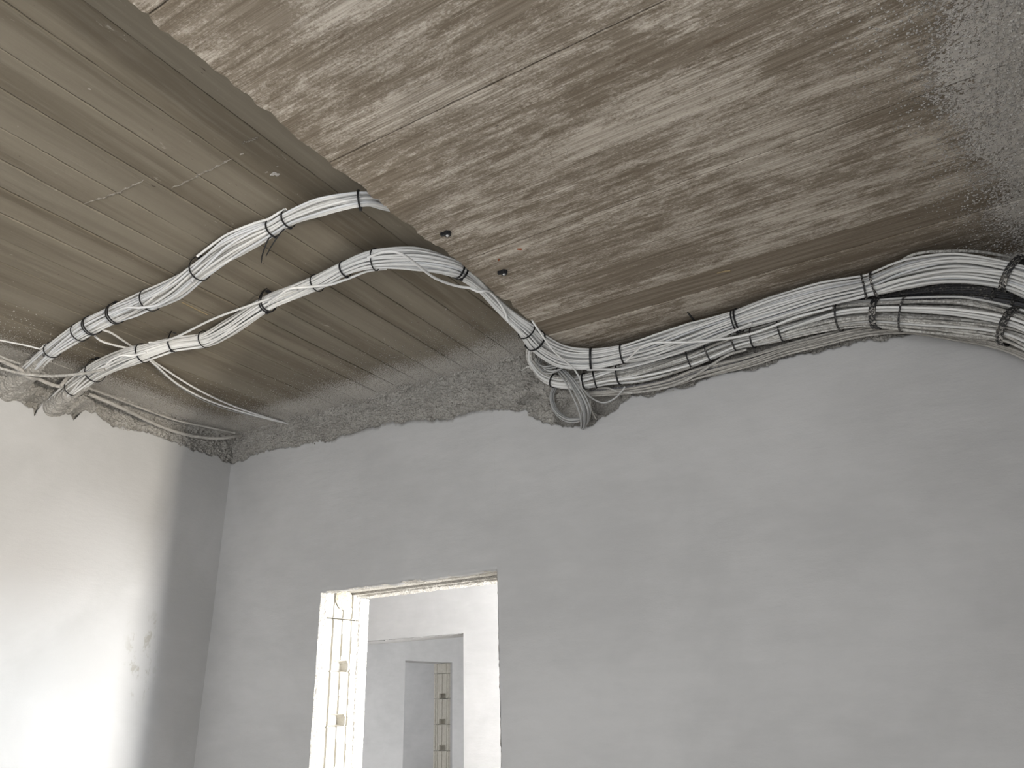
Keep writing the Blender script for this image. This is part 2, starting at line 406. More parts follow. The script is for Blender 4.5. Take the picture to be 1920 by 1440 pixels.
# ---- left wall
wl = tag(boxes('wall_left', [((XL-.3, YB-.3, 0), (XL-.05, D+.04, ZU+.1))], M_MOR), 'left plastered wall washed by daylight below the cable ends', 'wall', kind='structure')
LE = [(-3, 1.25), (1.0, 1.25), (1.40, 1.256), (1.479, 1.245), (1.545, 1.225), (1.557, 1.19), (1.57, 1.24), (1.585, 1.275), (1.696, 1.26), (1.722, 1.228), (1.735, 1.24), (1.773, 1.315), (1.83, 1.285), (1.917, 1.253), (2.096, 1.272), (2.249, 1.263), (2.481, 1.251), (2.613, 1.239), (2.7, 1.24)]
plaster_coat('plaster_coat', wl, LE, YB-.1, D+.012, lambda u, w, z: (XL-w, u, z), [], M_PLL, 2)
def ex_left(y, z, w):
    zr = z-ZC; h = 0
    h += .085*bite(y, zr, 1.40, 1.295, .13, .07)**.8            # mortar lumps round the bundle ends
    h += .10*bite(y, zr, 1.70, 1.30, .11, .06)**.8
    h += .03*bite(y, zr, 1.55, 1.33, .2, .06)
    h -= .09*bite(y, zr, 1.56, 1.235, .05, .055)           # voids under the lumps
    h -= .09*bite(y, zr, 1.745, 1.262, .055, .045)
    h -= .05*bite(y, zr, 1.37, 1.262, .05, .012)**.5
    return h
mortar_band('rough_mortar', wl, .9, D+.01, ZU, lambda u: ZC+interp(u, LE)-.05, .09, lambda u, w, z: (XL-.004+w, u, z), ex_left, 8, amp=1.05)

# ---- right wall with the terrace door opening, rear wall with the wide opening
TD0, TD1, TDH = -.55, 0.62, 2.16
wr = tag(boxes('wall_right', [((XR, YB-.3, 0), (XR+.3, TD0, ZL+.1)), ((XR, TD1, 0), (XR+.3, D+.3, ZL+.1)), ((XR, TD0, TDH), (XR+.3, TD1, ZL+.1))], M_PL), 'plastered wall beside the camera with the terrace door opening', 'wall', kind='structure')
wb = tag(boxes('wall_rear', [((XL-.3, YB-.3, 0), (-2.2, YB, ZU+.1)), ((.58, YB-.3, 0), (XR+.3, YB, ZU+.1)), ((-2.2, YB-.3, 2.6), (.58, YB, ZU+.1)), ((-2.2, YB-.3, 0), (.58, YB, .3))], M_PL), 'plastered rear wall with the wide window opening', 'wall', kind='structure')

# ---- door jamb of sand-lime blocks, with tongue grooves and grip pockets
def block_mesh(name, t, h, pocket, seed, grooves, gd=.030):
    """end face of one block: y from 0..t, z from 0..h, face at x=0 looking +x"""
    ys = np.linspace(0, t, int(t/.0045)+1); zs = np.linspace(0, h, int(h/.0055)+1); V = []
    for y in ys:
        for z in zs:
            dp = 0
            for g in grooves:
                gg = g+.0015*nz(z*25, g*50, seed)
                if abs(y-gg) < .0030+.002*max(0, nz(z*18, g*9, seed)): dp = max(dp, gd)
            if pocket:
                a, b, ph = pocket
                c = min((y-a)/.012, (b-y)/.012, 1) if a < y < b else -1
                if c > 0 and z < ph-.012*(1-c)**2 and z > .004: dp = max(dp, .045)
            edge = min(z, h-z)
            if edge < .003: dp = max(dp, .005+.003*nz(y*60, z, seed))
            dp += .0022*max(0, nz(y*70, z*70, seed)-.15)+.006*max(0, nz(y*22, z*22, seed+3)-.45)
            V.append((-dp, y, z))
    nu, nv = len(ys), len(zs); Q = grid_quads(nu, nv).tolist()
    k = len(V); V += [(-.12, 0, 0), (-.12, t, 0), (-.12, t, h), (-.12, 0, h)]
    me = bpy.data.meshes.new(name)
    a = [i*nv for i in range(nu)]; b = [i*nv+nv-1 for i in range(nu)]; c = list(range(nv)); d = [(nu-1)*nv+j for j in range(nv)]
    F = [list(q) for q in Q]+[a[::-1]+[k, k+1], b+[k+2, k+3], c+[k+3, k], d[::-1]+[k+1, k+2], [k, k+3, k+2, k+1]]
    me.from_pydata(V, [], F); me.update(); return me
GR = (.052, .115, .178)
bm_a = block_mesh('sand_lime_block', .222, .229, (.065, .166, .045), 2, GR)
bm_b = block_mesh('sand_lime_block', .222, .229, (.065, .166, .045), 9, GR)
bm_t = block_mesh('top_block', .222, .118, None, 5, (.05, .112, .175))
bm_a.materials.append(M_BLK); bm_b.materials.append(M_BLK); bm_t.materials.append(M_BLKC)
def put(name, me, parent, loc, rz=0):
    o = bpy.data.objects.new(name, me); COL.objects.link(o); o.parent = parent; o.location = loc; o.rotation_euler = (0, 0, rz); return o
ztop = ZC+.375
put('brick', bm_t, wf, (DX0-.004, D+.045, ztop+.006))
z = ztop-.230; k = 0
while z > -.1:
    put('brick', (bm_a, bm_b)[k % 2], wf, (DX0-.006, D+.045, z+.001)); z -= .230; k += 1
z = ztop; k = 0
while z > -.1:
    h = put('brick', (bm_b, bm_a)[k % 2], wf, (DX1+.006, D+.045+.222, z-.226), math.pi); z -= .230; k += 1
# mortar edges of the reveal (front and back arris) and the bed behind the blocks
def ridge(name, parent, to3, s0, s1, w, mat, seed, amp=.006, res=.006):
    ns = int((s1-s0)/res); nw = 12; V = []
    for i in range(ns+1):
        s = s0+(s1-s0)*i/ns
        ww = w*(1+.16*fr(s*9, 2, seed, 3)+.10*nz(s*45, 4, seed))
        for j in range(nw+1):
            t = j/nw; h = amp*(.6+.5*fr(s*25, t*3, seed, 3)+.35*nz(s*90, t*9, seed))
            if j == nw: h = -.012
            V.append(to3(s, t*ww, h))
    return link(name, mesh_np(name, V, grid_quads(ns+1, nw+1), True), mat, parent)
for sx, X in ((1, DX0), (-1, DX1)):
    a = ridge('jamb_mortar', wf, lambda s, t, h, X=X, sx=sx: (X+sx*(h-.004), D-.001+t, s), 0, DH-.002, .050, M_JM, 11+sx)
    b = ridge('jamb_mortar', wf, lambda s, t, h, X=X, sx=sx: (X+sx*(h-.004), DB+.001-t, s), 0, DH-.002, .066, M_JM, 21+sx)
    if sx > 0: a.data.flip_normals()
    else: b.data.flip_normals()
boxes('jamb_bed', [((DX0-.135, D+.012, 0), (DX0-.020, D+.046, DH+.02)), ((DX0-.135, D+.262, 0), (DX0-.020, DB-.004, DH+.02)), ((DX0-.135, D+.03, 0), (DX0-.075, DB-.02, DH+.02)),
                   ((DX1+.020, D+.012, 0), (DX1+.135, D+.046, DH+.02)), ((DX1+.020, D+.262, 0), (DX1+.135, DB-.004, DH+.02)), ((DX1+.075, D+.03, 0), (DX1+.135, DB-.02, DH+.02))], M_JM, wf)
# lintel: concrete beam with a channel between two mortar strips
boxes('lintel', [((DX0-.13, D+.012, DH+.006), (DX1+.13, D+.10, DH+.22)), ((DX0-.13, D+.10, DH+.018), (DX1+.13, D+.22, DH+.22)), ((DX0-.13, D+.22, DH+.008), (DX1+.13, DB-.006, DH+.22))], M_JM, wf, .003)
for y0, w, sd, sg in ((D+.0, .085, 31, 1), (DB, .095, 33, -1)):
    rr = ridge('lintel_mortar', wf, lambda s, t, h, y0=y0, sg=sg: (s, y0+sg*t, DH+.006-h), DX0-.01, DX1+.01, w, M_JM, sd, .007)
    if sg < 0: rr.data.flip_normals()
# mortar patch smeared on the cream top block
bm = bmesh.new(); ring = []
for a in range(28):
    t = a/28*2*math.pi; r = 1+.18*nz(math.cos(t)*2, math.sin(t)*2, 77)
    ring.append(bm.verts.new((DX0+.003, D+.15+.055*r*math.cos(t), DH-.012+.055*r*math.sin(t))))
c = bm.verts.new((DX0+.010, D+.15, DH-.02))
for a in range(28): bm.faces.new((ring[a], ring[(a+1) % 28], c))
me = bpy.data.meshes.new('mortar_patch'); bm.to_mesh(me); bm.free(); link('mortar_patch', me, mat_mortar('ochre_mortar', (.38, .34, .26), (.45, .405, .315)), wf)

# ---- rooms behind the doorway
Y2 = 5.0; X20, X21, DH2 = -4.80, -3.402, ZC+.487
def wall_open(name, x0, x1, ya, yb, o0, o1, oh, mat, label, ztop=ZU+.1, ragged=4):
    w = tag(boxes(name, [((x0, ya, 0), (o0, yb, ztop)), ((o1, ya, 0), (x1, yb, ztop)), ((o0, ya, oh), (o1, yb, ztop))], mat), label, 'wall', kind='structure')
    return w
w2 = wall_open('wall_corridor', -9.3, XR+.3, Y2, Y2+.3, X20, X21, DH2, M_PLW, 'bright pale wall seen through the doorway, with a second doorway')
rr = ridge('lintel_mortar', w2, lambda s, t, h: (s, Y2-.002+t, DH2+.004-h), X20, X21, .06, M_PL, 41, .010)
tag(boxes('wall_corridor_end', [((-9, DB, 0), (-8.7, Y2, ZU+.1))], M_PLW), 'pale end wall of the corridor behind the doorway', 'wall', kind='structure')
tag(boxes('wall_corridor_side', [((XR, DB-.03, 0), (XR+.3, 3.15, ZU+.1)), ((XR, 4.85, 0), (XR+.3, Y2+.3, ZU+.1)), ((XR, 3.15, 0), (XR+.3, 4.85, .5)), ((XR, 3.15, 2.5), (XR+.3, 4.85, ZU+.1))], M_PLW), 'pale side wall of the corridor next to its window', 'wall', kind='structure')
tag(boxes('ceiling_corridor', [((-9.3, DB-.06, ZU+.02), (XR+.3, Y2+.3, ZU+.25)), ((-9.3, Y2+.3, ZU+.02), (-2.0, 9.9, ZU+.25))], M_PLW), 'plastered ceiling over the rooms behind the doorway', 'ceiling', kind='structure')
X3 = -6.0; Y30, Y31, DH3 = 7.573, 8.558, ZC+.481
w3 = tag(boxes('wall_far_room', [((X3-.3, Y2+.3, 0), (X3, Y30, ZU+.1)), ((X3-.3, Y31+.05, 0), (X3, 9.9, ZU+.1)), ((X3-.3, Y30, DH3), (X3, Y31+.05, ZU+.1)), ((X3-.3, Y31+.03, 0), (X3-.24, Y31+.05, DH3)), ((X3-.03, Y31, 0), (X3, Y31+.05, DH3))], M_PLW),
         'pale wall of the far room with the innermost doorway', 'wall', kind='structure')
bm_c = block_mesh('grey_block', .268, .301, (.085, .19, .06), 15, (.03, .06, .134, .21, .24), .007); bm_c.materials.append(M_BLKG)
z = DH3-.128
o = put('brick', block_mesh('grey_top_block', .268, .124, None, 19, (.05, .2), .006), w3, (X3-.028, Y31+.004, z+.003), -math.pi/2); o.rotation_euler = (0, 0, -math.pi/2)
o.data.materials.append(M_BLKG)
bricks3 = [o]
while z > -.1:
    z -= .305; bricks3.append(put('brick', bm_c, w3, (X3-.028, Y31+.004, z+.003)))
for o in bricks3:             # face turned to look along -y, length along -x
    o.rotation_euler = (0, 0, -math.pi/2); o.location = (X3-.028-.268, Y31+.004, o.location.z)
tag(boxes('wall_far_side', [((-2.3, Y2+.3, 0), (-2.0, 5.8, ZU+.1)), ((-2.3, 9.5, 0), (-2.0, 9.9, ZU+.1)), ((-2.3, 5.8, 0), (-2.0, 9.5, .15)), ((-2.3, 5.8, 2.75), (-2.0, 9.5, ZU+.1))], M_PLW), 'side wall of the far room', 'wall', kind='structure')
tag(boxes('wall_last_room', [((-9, 9.6, 0), (-2.0, 9.9, ZU+.1)), ((-9.3, Y2+.3, 0), (-9, 5.8, ZU+.1)), ((-9.3, 8.8, 0), (-9, 9.9, ZU+.1)), ((-9.3, 5.8, 0), (-9, 8.8, .8)), ((-9.3, 5.8, 2.5), (-9, 8.8, ZU+.1))], M_PL), 'grey wall in the last room behind the innermost doorway', 'wall', kind='structure')

# ------------------------------------------------------------------ cables
def catmull(P, n):
    P = [Vector(p) for p in P]; Q = [P[0]*2-P[1]]+P+[P[-1]*2-P[-2]]
    seg = [max(1e-4, (P[i+1]-P[i]).length) for i in range(len(P)-1)]; tot = sum(seg); out = []; par = []
    for k in range(n+1):
        s = tot*k/n; i = 0
        while i < len(seg)-1 and s > seg[i]: s -= seg[i]; i += 1
        t = min(1, s/seg[i]); a, b, c, d = Q[i:i+4]
        out.append(.5*((2*b)+(c-a)*t+(2*a-5*b+4*c-d)*t*t+(3*b-a-3*c+d)*t**3)); par.append(i+t)
    return out, par, tot
def frames(C):
    T = [(C[min(i+1, len(C)-1)]-C[max(i-1, 0)]).normalized() for i in range(len(C))]
    S_, U_ = [], []
    side = T[0].cross(Vector((0, 0, 1)))
    if side.length < 1e-3: side = Vector((1, 0, 0))
    for t in T:
        side = (side-t*side.dot(t)); side.normalize(); S_.append(side.copy()); U_.append(side.cross(t))
    return T, S_, U_
def tube_mesh(name, C, r, k=7):
    T, A, B = frames(C); ang = [2*math.pi*j/k for j in range(k)]; V = []
    for c, a, b in zip(C, A, B):
        for t in ang: V.append(c+a*(r*math.cos(t))+b*(r*math.sin(t)))
    n = len(C); Q = []
    for i in range(n-1):
        for j in range(k): Q.append((i*k+j, i*k+(j+1) % k, (i+1)*k+(j+1) % k, (i+1)*k+j))
    me = bpy.data.meshes.new(name)
    me.from_pydata([tuple(v) for v in V], [], Q+[tuple(range(k)), tuple(range((n-1)*k, n*k))[::-1]])
    me.polygons.foreach_set('use_smooth', [True]*len(me.polygons)); me.update()
    # orient outward
    return me
def px_path(L, pl):
    """(px, py, plane value[, radius px]) -> world points"""
    f = {'z': lambda a, b, v: atZ(a, b, ZC+v), 'y': atY, 'x': atX}[pl]
    return [f(p[0], p[1], p[2]) for p in L]
def push(C, bundles, r, passes=3, smooth=True):
    """lay a cable on the outside of the bundles it would otherwise run through"""
    A = np.array([tuple(c) for c in C])
    for k in range(passes):
        for b in bundles:
            B = b.Cn; d = A[:, None]-B[None]; ds = np.linalg.norm(d, axis=2); i = ds.argmin(1); j = np.arange(len(A))
            need = b.Rn[i]+r*.92; dist = ds[j, i]; m = dist < need
            A[m] += d[j, i][m]/np.maximum(dist[m], 1e-5)[:, None]*(need-dist)[m][:, None]
        if smooth and k < passes-1: A[1:-1] = .25*A[:-2]+.5*A[1:-1]+.25*A[2:]
    return [Vector(p) for p in A]
class Bundle:
    def __init__(s, name, label, pts, radii, n, cr, mats, seed, twist=1.4, cat='cable bundle', N=None, flat=1.0, wob=.35, group=None, avoid=()):
        s.e = bpy.data.objects.new(name, None); COL.objects.link(s.e); s.e.empty_display_size = .05
        tag(s.e, label, cat, group)
        s.N = N or 110; s.C, s.par, s.tot = catmull(pts, s.N)
        s.R = [interp(p, list(enumerate(radii))) for p in s.par]
        s.T, s.A, s.B = frames(s.C); s.flat = flat
        s.Cn = np.array([tuple(c) for c in s.C]); s.Rn = np.array(s.R)
        rn = random.Random(seed)
        for i in range(n):
            rho = math.sqrt((i+.5)/n); th = i*2.39996+rn.uniform(-.3, .3); sd = seed*50+i
            ph = rn.uniform(0, 9); L = []
            for k, (c, R, a, b) in enumerate(zip(s.C, s.R, s.A, s.B)):
                q = k/s.N*s.tot
                ang = th+twist*q+wob*1.6*nz(q*1.7, ph, sd); rr = rho*(1+wob*.5*nz(q*2.6, ph+4, sd))
                rr = min(rr, 1.03)*(R-cr*.8)
                L.append(c+a*(rr*math.cos(ang))+b*(rr*math.sin(ang)*flat))
            m = rn.choice(mats)
            if avoid: L = push(L, avoid, cr)
            link('cable', tube_mesh('cable', L, cr*rn.uniform(.86, 1.12)), m, s.e)
    def idx(s, px, py):
        best = min(range(len(s.C)), key=lambda k: (Vector(proj(s.C[k]))-Vector((px, py))).length); return best
    def tie(s, px, py, mat=None, head=None, tail=None, w=.0042, lift=0, grow=1.0, double=False):
        k = s.idx(px, py); mat = mat or M_TIE
        for off in ((0, .011) if double else (0,)):
            c, R, t, a, b = s.C[k]+s.T[k]*off, s.R[k]*grow+.0008, s.T[k], s.A[k], s.B[k]
            n = 30; th = .0022; w *= 1.25; V = []
            skew = .35*nz(px, py, 3)
            for i in range(n):
                g = 2*math.pi*i/n; rad = a*math.cos(g)+b*(math.sin(g)*s.flat)
                r = R*(1+.03*nz(g, px, 1)); p = c+rad*r+t*(skew*R*.5*math.sin(g))
                if lift and math.sin(g) > 0: p = p+b*(lift*math.sin(g)**1.5)
                for dw, dr in ((-w/2, 0), (w/2, 0), (w/2, th), (-w/2, th)): V.append(p+t*dw+rad*dr)
            Q = [(i*4+j, i*4+(j+1) % 4, ((i+1) % n)*4+(j+1) % 4, ((i+1) % n)*4+j) for i in range(n) for j in range(4)]
            me = bpy.data.meshes.new('cable_tie'); me.from_pydata([tuple(v) for v in V], [], Q); me.update()
            o = link('cable_tie', me, mat, s.e)
            if head is not None and not off:
                g = math.radians(head); rad = (a*math.cos(g)+b*math.sin(g)*s.flat).normalized()
                p = c+rad*(R+.003+(lift*max(0, math.sin(g))))
                tn = rad.cross(t); M = Matrix((t, tn, rad)).transposed()
                bmh = bmesh.new(); box_bm(bmh, (-.0042, -.005, -.004), (.0042, .005, .004)); bmesh.ops.bevel(bmh, geom=bmh.edges[:], offset=.001, segments=1, affect='EDGES')
                for v in bmh.verts: v.co = p+M @ v.co
                me = bpy.data.meshes.new('tie_head'); bmh.to_mesh(me); bmh.free(); link('tie_head', me, mat, o)
                if lift:      # screw-down mount between the loop and the soffit
                    bmh = bmesh.new(); box_bm(bmh, (-.009, -.009, -.012), (.009, .009, .014)); bmesh.ops.bevel(bmh, geom=bmh.edges[:], offset=.003, segments=1, affect='EDGES')
                    q = c+b*(R+lift)
                    for v in bmh.verts: v.co = q+v.co
                    me = bpy.data.meshes.new('tie_mount'); bmh.to_mesh(me); bmh.free(); link('tie_mount', me, mat, o)
                if tail:
                    Cn, _, _ = catmull([p]+tail, 14); link('tie_tail', ribbon(Cn, .0046, .0018), mat, o)
        return k
def proj(p):
    d = p-Vector((0, 0, ZC)); return 960+F_PX*d.dot(RT)/d.dot(FW), 720-F_PX*d.dot(UP)/d.dot(FW)
def ribbon(C, w, th):
    T, A, B = frames(C); V = []
    for i, (c, a, b) in enumerate(zip(C, A, B)):
        k = 1 if i < len(C)-2 else .55
        for x, y in ((-w/2*k, -th/2), (w/2*k, -th/2), (w/2*k, th/2), (-w/2*k, th/2)): V.append(c+a*x+b*y)
    n = len(C); Q = [(i*4+j, i*4+(j+1) % 4, (i+1)*4+(j+1) % 4, (i+1)*4+j) for i in range(n-1) for j in range(4)]
    me = bpy.data.meshes.new('tie_tail'); me.from_pydata([tuple(v) for v in V], [], Q+[(3, 2, 1, 0), tuple(range(n*4-4, n*4))]); me.update(); return me
def rads(L, pts): return [p[3]/F_PX*(q-Vector((0, 0, ZC))).length for p, q in zip(L, pts)]
def single(name, label, L, pl, r, mat, group=None, n=40, cat='cable', pts=None, avoid=()):
    P = pts or px_path(L, pl); C, _, _ = catmull(P, n*2 if avoid else n)
    if avoid: C = push(C, avoid, r)
    o = link(name, tube_mesh(name, C, r), mat); tag(o, label, cat, group); return o
CR = .0044
# B1: upper white bundle across the higher ceiling
L1 = [(-22, 752, 1.245, 15), (20, 722, 1.285, 15), (62, 688, 1.315, 13), (100, 655, 1.325, 12), (160, 617, 1.33, 15), (215, 590, 1.333, 15), (262, 571, 1.333, 18), (325, 541, 1.33, 20), (375, 506, 1.335, 18), (435, 465, 1.333, 21), (480, 442, 1.335, 18), (514, 426, 1.34, 14), (548, 407, 1.34, 14.5), (600, 389, 1.335, 19), (650, 378, 1.335, 17), (690, 374, 1.340, 15), (714, 381, 1.350, 13)]
P1 = px_path(L1, 'z'); R1 = rads(L1, P1)
P1 += [Vector((-1.186, 1.46, ZC+1.360)), Vector((-1.190, 1.60, ZC+1.363)), Vector((-1.190, 1.72, ZC+1.363))]; R1 += [.017, .016, .016]
b1 = Bundle('cable_bundle', 'upper white cable bundle with two long tie tails, crossing the higher ceiling', P1, R1, 32, CR*.96, [M_CW, M_CB, M_CB, M_CW], 1, twist=1.6, N=140, wob=.6)
b1.tie(97, 657, head=100); b1.tie(150, 622); b1.tie(168, 612, double=True); b1.tie(212, 591, head=90, lift=.012, double=True); b1.tie(281, 563)
b1.tie(372, 508, head=80, lift=.012); b1.tie(512, 427, head=-120, tail=[atZ(504, 447, ZC+1.29), atZ(492, 478, ZC+1.285), atZ(490, 493, ZC+1.285)])
b1.tie(541, 410, head=-110, tail=[atZ(530, 432, ZC+1.29), atZ(510, 460, ZC+1.285), atZ(499, 480, ZC+1.285)]); b1.tie(676, 375, head=-100)
# B2: lower white bundle, running round the slab edge and on along the doorway wall
L2 = [(62, 796, 1.225, 15), (95, 768, 1.26, 15), (130, 735, 1.29, 15), (182, 696, 1.315, 16), (240, 671, 1.316, 17), (268, 662, 1.319, 16), (325, 645, 1.335, 13), (385, 636, 1.335, 14), (430, 615, 1.33, 17), (500, 570, 1.33, 15), (550, 549, 1.335, 15), (600, 528, 1.335, 15), (652, 502, 1.335, 13.5), (705, 487, 1.33, 19), (780, 487, 1.325, 23), (840, 498, 1.325, 19), (872, 513, 1.325, 15), (905, 541, 1.318, 10), (940, 577, 1.305, 12), (966, 601, 1.285, 14), (988, 620, 1.268, 18), (1008, 642, 1.25, 21), (1052, 667, 1.225, 23), (1108, 673, 1.207, 20), (1165, 664, 1.207, 17), (1230, 649, 1.205, 22), (1300, 628, 1.203, 26), (1380, 602, 1.207, 21), (1450, 580, 1.203, 24), (1540, 554, 1.203, 23), (1628, 536, 1.206, 20), (1705, 512, 1.195, 27), (1790, 501, 1.175, 29), (1885, 515, 1.115, 25), (1950, 540, 1.04, 25), (2040, 590, .94, 25)]
P2 = px_path(L2, 'z'); R2 = rads(L2, P2)
b2 = Bundle('cable_bundle', 'long white cable bundle running round the slab edge and along above the doorway wall', P2, R2, 36, CR*.97, [M_CW]*7+[M_CB], 2, twist=1.1, N=270, wob=.6)
b2.tie(140, 727, w=.003); b2.tie(180, 697, head=70, lift=.014); b2.tie(266, 663, head=140); b2.tie(325, 645, head=-80, lift=.03); b2.tie(383, 637, w=.003)
b2.tie(499, 571, head=-100, lift=.03, double=True); b2.tie(595, 531, w=.003); b2.tie(645, 506, head=-110, w=.0045); b2.tie(703, 487, w=.003, head=85)
b2.tie(858, 506, w=.005); b2.tie(868, 511, w=.005, head=-90); b2.tie(988, 620, w=.004); b2.tie(1005, 640, head=190, w=.006); b2.tie(1108, 673, head=-70, w=.007); b2.tie(1166, 664, w=.005)
b2.tie(1380, 602, head=-100, w=.004, double=True); link('tie_tail', ribbon(catmull([atZ(1312, 612, ZC+1.24), atZ(1303, 603, ZC+1.252), atZ(1289, 585, ZC+1.256)], 10)[0], .007, .002), M_TIE, b2.e)
b2.tie(1619, 538, M_TIED, w=.005, head=-85); b2.tie(1640, 533, M_TIED, w=.006, head=-85); b2.tie(1893, 517, M_TIED, head=-95, w=.006, double=True, lift=.02)
# B4: plaster-spattered bundle below it
L4 = [(1002, 640, 2.395, 8), (994, 660, 2.44, 9), (1000, 678, 2.49, 11), (1022, 706, 2.49, 12), (1060, 718, 2.49, 13), (1100, 714, 2.49, 15), (1140, 705, 2.51, 17), (1190, 696, 2.52, 22), (1240, 683, 2.525, 24), (1300, 667, 2.53, 21), (1380, 639, 2.525, 18), (1430, 629, 2.52, 19), (1500, 610, 2.515, 20), (1570, 594, 2.505, 24), (1640, 588, 2.48, 24), (1720, 591, 2.47, 30), (1800, 596, 2.45, 34), (1893, 612, 2.42, 30), (1960, 640, 2.40, 30), (2060, 690, 2.38, 28)]
P4 = px_path(L4, 'y'); R4 = rads(L4, P4)
b4 = Bundle('cable_bundle', 'plaster-spattered grey cable bundle hanging just below the clean white one', P4, R4, 42, CR*.98, [M_CD, M_CD, M_CD, M_CW], 3, twist=.9, N=150, wob=.55, avoid=[b2])
for a in [(1040, 714), (1098, 714), (1118, 710), (1160, 702), (1290, 669), (1330, 656), (1378, 640), (1411, 632), (1466, 620), (1575, 593), (1690, 590)]: b4.tie(*a, M_TIED if a[0] > 1200 else M_TIE, w=.0045)
b4.tie(1636, 588, M_TIED, head=-85, w=.007, double=True, lift=.012); b4.tie(1890, 611, M_TIED, head=-80, w=.007, double=True)
# B5: dirty strands against the wall under it
L5 = [(1105, 738, 2.565, 7), (1180, 732, 2.56, 8), (1250, 720, 2.56, 9), (1310, 700, 2.56, 12), (1400, 677, 2.56, 12), (1470, 655, 2.56, 12), (1540, 638, 2.555, 13), (1620, 620, 2.565, 12), (1700, 614, 2.565, 11), (1790, 628, 2.555, 10), (1885, 648, 2.52, 10), (1980, 690, 2.49, 10)]
P5 = px_path(L5, 'y')
b5 = Bundle('cable_bundle', 'thin plaster-crusted cables lying against the wall under the spattered bundle', P5, rads(L5, P5), 14, CR*.95, [M_CP, M_CD, M_CP, M_CX], 4, twist=.8, N=100, wob=.6, avoid=[b4, b2])
# B6: dark bundle behind, close to the soffit
L6 = [(1560, 578, 2.565, 8), (1640, 561, 2.565, 10), (1700, 553, 2.56, 13), (1790, 549, 2.555, 18), (1880, 556, 2.55, 22), (1960, 572, 2.54, 24), (2060, 600, 2.53, 24)]
P6 = px_path(L6, 'y')
b6 = Bundle('cable_bundle', 'dark dusty cable bundle tucked behind the white and spattered ones', P6, rads(L6, P6), 22, CR, [M_CX], 5, twist=.7, N=60, avoid=[b2, b4])
b6.tie(1862, 553, M_TIED, w=.005); b6.tie(1908, 560, M_TIED, w=.005)
# mortar thrown over the ends of both bundles where they enter the left wall
def lump(C, R, seed, cover):
    T_, A_, B_ = frames(C); k = 26; V = []
    for i, (c, a, b, r) in enumerate(zip(C, A_, B_, R)):
        t = i/(len(C)-1)
        for j in range(k):
            g = 2*math.pi*j/k; d = a*math.cos(g)+b*math.sin(g); p = c+d*r
            h = r*(cover(t, g))+.006*noise.noise(p*60)+.004*noise.noise(p*130)
            V.append(c+d*max(.004, h+.006*noise.noise(p*35)))
    n = len(C)
    Q = [(i*k+j, i*k+(j+1) % k, (i+1)*k+(j+1) % k, (i+1)*k+j) for i in range(n-1) for j in range(k)]
    return link('mortar_lump', mesh_np('mortar_lump', np.array([tuple(v) for v in V]), Q, False), M_MOR, wl)
e1 = [i for i in range(len(b1.C)) if proj(b1.C[i])[0] < 92]; e2 = [i for i in range(len(b2.C)) if proj(b2.C[i])[0] < 172]
def resamp(b, ids, n=46):
    k0, k1 = ids[0], ids[-1]; C, R = [], []
    for q in range(n):
        f = k0+(k1-k0)*q/(n-1); i = min(int(f), len(b.C)-2); w = f-i
        C.append(b.C[i]*(1-w)+b.C[i+1]*w); R.append(b.R[i]*(1-w)+b.R[i+1]*w)
    return C, R
lump(*resamp(b1, e1), 1, lambda t, g: 1.25-.62*max(0, t-.45)/.55+.12*math.sin(g*3+t*9)-.28*max(0, math.sin(g+.6))*t)
lump(*resamp(b2, e2), 2, lambda t, g: 1.32-.66*max(0, t-.35)/.65+.12*math.sin(g*2+t*8)-.35*max(0, math.sin(g+.8))*t)
# tail of grey cables looped down into the wall pocket
Lt = [(1028, 672, 2.50, 9), (1048, 690, 2.46, 7), (1068, 712, 2.43, 10), (1084, 738, 2.43, 13), (1096, 765, 2.46, 14), (1096, 790, 2.55, 10), (1092, 800, 2.60, 7)]
Pt = px_path(Lt, 'y')
bt = Bundle('cable_tail', 'short grey cable tail hanging from the corner into the wall pocket', Pt, rads(Lt, Pt), 11, CR*.8, [M_CG], 6, twist=1.5, N=46, cat='cable bundle', wob=.7, avoid=[b2, b4])
bt.tie(1050, 693, head=120)
Lu = [(1097, 786, 2.575, 7), (1065, 787, 2.565, 7), (1042, 770, 2.565, 6), (1034, 745, 2.57, 5), (1040, 726, 2.58, 5)]
Pu = px_path(Lu, 'y')
Bundle('cable_loop', 'grey cable loop curling in the wall pocket beside the tail', Pu, rads(Lu, Pu), 5, CR*.8, [M_CG], 7, twist=.6, N=40, cat='cable bundle', avoid=[bt])
# loose cables
single('loose_cable', 'single white cable sagging off the bundle towards the slab edge', [(690, 483, 1.285), (720, 472, 1.275), (748, 474, 1.27), (780, 495, 1.272), (815, 521, 1.285), (860, 537, 1.305), (915, 546, 1.308), (950, 590, 1.29)], 'z', CR*1.05, M_CW, avoid=[b2])
single('loose_cable', 'thin white cable pulled taut beside the lower bundle', [(285, 646, 1.335), (330, 632, 1.32), (400, 598, 1.32), (470, 572, 1.32), (505, 560, 1.32), (560, 542, 1.32)], 'z', CR, M_CW, avoid=[b2])
single('loose_cable', 'white cable bowing off the top of the upper bundle', [(380, 487, 1.345), (405, 467, 1.348), (426, 451, 1.352), (447, 438, 1.352), (490, 426, 1.348), (514, 413, 1.350), (538, 401, 1.352)], 'z', CR, M_CW, avoid=[b1])
single('loose_cable', 'white cable arching above the bundle at the right corner', [(1600, 552, 1.21), (1645, 530, 1.22), (1680, 503, 1.235), (1720, 480, 1.24), (1780, 471, 1.24), (1850, 474, 1.235), (1925, 492, 1.22), (2000, 520, 1.2)], 'z', CR*1.1, M_CD, avoid=[b2])
